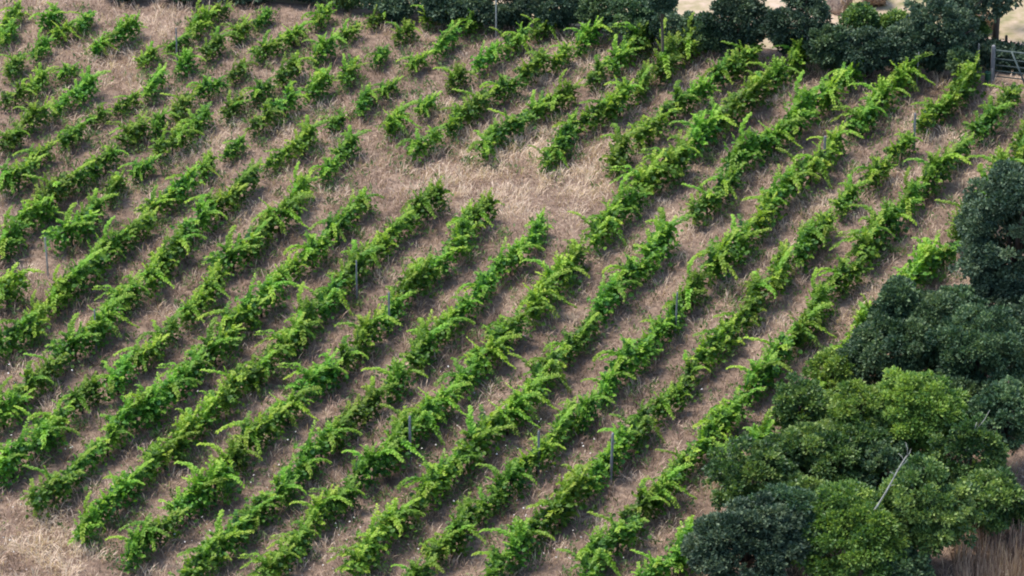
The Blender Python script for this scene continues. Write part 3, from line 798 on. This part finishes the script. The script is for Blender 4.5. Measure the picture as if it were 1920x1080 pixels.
def grass():
    rng = np.random.default_rng(21)
    n = 640000
    x = rng.uniform(-20.5, 21.5, n); y = rng.uniform(-25, 26.5, n)
    keep = y < hedge_y(x) - .1
    x, y = x[keep], y[keep]
    dn = fbm(x * 1.1, y * 1.1, 5); tuft = fbm(x * 3.2, y * 3.2, 9)
    op = np.clip(sum(f(x, y) for f in OPEN), 0, 1)
    pale = np.clip(sum(f(x, y) for f in PALE), 0, 1)
    dk = np.clip(sum(f(x, y) for f in DARKG), 0, 1)
    keep = rng.random(len(x)) < np.clip(.30 + 1.2 * (tuft - .34) + .5 * op, .12, 1)
    x, y, dn, tuft, op, pale, dk = [a[keep] for a in (x, y, dn, tuft, op, pale, dk)]
    n = len(x)
    h = (.12 + .60 * np.clip(tuft - .30, 0, 1) * 1.3 + .12 * op) * rng.uniform(.55, 1.3, n)
    az = fbm(x * .8, y * .8, 31) * 4 * PI + rng.normal(0, 1.5, n)
    lean = rng.uniform(.2, 1.5, n)
    D = norm(np.stack([np.cos(az) * lean, np.sin(az) * lean, np.ones(n)], 1))
    w = rng.uniform(.006, .015, n)
    s = norm(np.stack([-np.sin(az) + rng.normal(0, .6, n), np.cos(az) + rng.normal(0, .6, n), np.zeros(n)], 1))
    P = np.stack([x, y, np.full(n, .0)], 1)
    tip = P + D * h[:, None]; tip[:, 2] -= .12 * h
    mid = P + D * (h * .55)[:, None] + np.array([0, 0, .03]) * 1
    V = np.stack([P - s * w[:, None], mid - s * (w * .9)[:, None], tip, mid + s * (w * .9)[:, None]], 1)
    lowf = fbm(x * .42 + 7, y * .42, 77)
    T_ = np.clip(.18 + .9 * (lowf - .5) + 1.3 * (dn - .38) + 1.35 * (tuft - .42) + .36 * pale - .15 * np.clip(dk, 0, 1) + rng.normal(0, .2, n), 0, 1)
    Q = np.arange(n * 4).reshape(-1, 4)
    o = link('dry_grass', mesh_np('dry_grass', V.reshape(-1, 3), Q, np.repeat(T_, 4)), M['grass'])
    tag(o, kind='stuff')
    print('grass blades', n)


def weeds():
    rng = np.random.default_rng(33)
    k = 3000
    i = rng.integers(0, len(VINE_XY), k)
    cx = VINE_XY[i, 0] + rng.normal(0, .55, k); cy = VINE_XY[i, 1] + rng.normal(0, .8, k)
    sx = rng.uniform(-20, 20, 1100); sy = rng.uniform(-24, 24, 1100)
    g = [blob(760, 260, 120, 40), blob(850, 330, 120, 30), blob(1040, 290, 70, 30), blob(1420, 330, 140, 20), blob(300, 480, 200, 60), blob(230, 130, 340, 140), blob(500, 330, 300, 150), blob(80, 930, 90, 40)]
    ok = rng.random(1100) < .18 + np.clip(sum(f(sx, sy) for f in g), 0, 1)
    cx = np.concatenate([cx, sx[ok]]); cy = np.concatenate([cy, sy[ok]])
    ok = cy < hedge_y(cx) - .2; cx, cy = cx[ok], cy[ok]
    m = len(cx); per = rng.integers(8, 26, m); idx = np.repeat(np.arange(m), per); n = len(idx)
    r = rng.uniform(.06, .2, m)[idx]
    P = np.stack([cx[idx] + rng.normal(0, 1, n) * r, cy[idx] + rng.normal(0, 1, n) * r, rng.uniform(.02, .26, n)], 1)
    D = norm(np.stack([rng.normal(0, .6, n), rng.normal(0, .6, n), rng.uniform(.2, 1.2, n)], 1)); N = norm(rng.normal(0, .6, (n, 3)) + np.array([0, -.3, .5]))
    T_ = np.clip(rng.uniform(0, 1, m)[idx] * .8 + rng.normal(.1, .12, n), 0, 1)
    V, Q, T_ = leaves(P, D, N, rng.uniform(.07, .17, n), T_, SPRAY * np.array([.6, 1, 1]), SPRAYQ)
    tag(link('green_weeds', mesh_np('green_weeds', V, Q, T_), M['weed']), kind='stuff')


def flowers():
    rng = np.random.default_rng(44)
    px = rng.uniform(0, 1400, 900); py = 1080 - np.abs(rng.normal(0, 230, 900))
    dens = fbm(px / 130, py / 90, 3)
    ok = (rng.random(900) < np.clip((dens - .46) * 4, 0, .8)) & (py > 420)
    chunks = []
    for a, b in zip(px[ok], py[ok]):
        x, y = at(a, b, .3)
        r = rng.uniform(.010, .028)
        th = np.arange(6) * PI / 3
        c = np.array([x, y, rng.uniform(.18, .42)])
        tl = rng.normal(0, .35, 2)
        ring = c + r * np.stack([np.cos(th), np.sin(th), tl[0] * np.cos(th) + tl[1] * np.sin(th)], 1)
        V = np.concatenate([ring, [c + np.array([0, 0, r * .5])]])
        Q = np.array([(k, (k + 1) % 6, 6) for k in range(6)])
        chunks.append((V, Q, np.zeros(7)))
    tag(link('white_flowers', mesh_np('white_flowers', *join(chunks)), M['flower']), kind='stuff')


def reeds():
    """Brown tall dead stems at the lower right corner."""
    rng = np.random.default_rng(55)
    n = 2600
    cx, cy = at(1890, 1078)
    x = cx + rng.uniform(-1.5, 2.2, n); y = cy + rng.normal(-.2, 1.3, n)
    h = rng.uniform(.3, 1.0, n)
    az = rng.uniform(0, 2 * PI, n); ln = rng.uniform(0, .3, n)
    P = np.stack([x, y, np.zeros(n)], 1)
    tip = P + np.stack([np.cos(az) * ln * h, np.sin(az) * ln * h, h], 1)
    w = rng.uniform(.006, .014, n); s = np.stack([w, np.zeros(n), np.zeros(n)], 1)
    V = np.stack([P - s, P + s, tip + s * .3, tip - s * .3], 1).reshape(-1, 3)
    T_ = np.clip(rng.normal(.42, .2, n), 0, 1)
    tag(link('dead_stems', mesh_np('dead_stems', V, np.arange(n * 4).reshape(-1, 4), np.repeat(T_, 4)), M['grass']), kind='stuff')


grass(); weeds(); flowers(); reeds()

# ------------------------------------------------------------------ light
SUN_EL, SUN_AZ = 64.0, 300.0            # azimuth: degrees clockwise from +Y (into the picture)
w = bpy.data.worlds.new('World'); scene.world = w; w.use_nodes = True
nt = w.node_tree
bg = nt.nodes['Background']
sky = nt.nodes.new('ShaderNodeTexSky'); sky.sky_type = 'NISHITA'; sky.sun_disc = False
sky.sun_elevation = math.radians(SUN_EL); sky.sun_rotation = math.radians(SUN_AZ)
nt.links.new(sky.outputs[0], bg.inputs['Color']); bg.inputs['Strength'].default_value = .15
sd = bpy.data.lights.new('sun', 'SUN'); sd.energy = 2.4; sd.angle = math.radians(18.0); sd.color = (1, .95, .87)
so = bpy.data.objects.new('sun', sd); COL.objects.link(so)
az, el = math.radians(SUN_AZ), math.radians(SUN_EL)
to_sun = Vector((math.sin(az) * math.cos(el), math.cos(az) * math.cos(el), math.sin(el)))
so.rotation_euler = to_sun.to_track_quat('Z', 'Y').to_euler()
so.location = to_sun * 60

scene.view_settings.view_transform = 'Standard'
scene.view_settings.look = 'None'
scene.view_settings.exposure = 1.28
scene.view_settings.gamma = 1
scene.render.engine = 'CYCLES'
scene.cycles.filter_width = 2.0
scene.cycles.max_bounces = 6
scene.cycles.diffuse_bounces = 3
scene.cycles.transmission_bounces = 4
scene.render.resolution_x, scene.render.resolution_y = 1024, 576
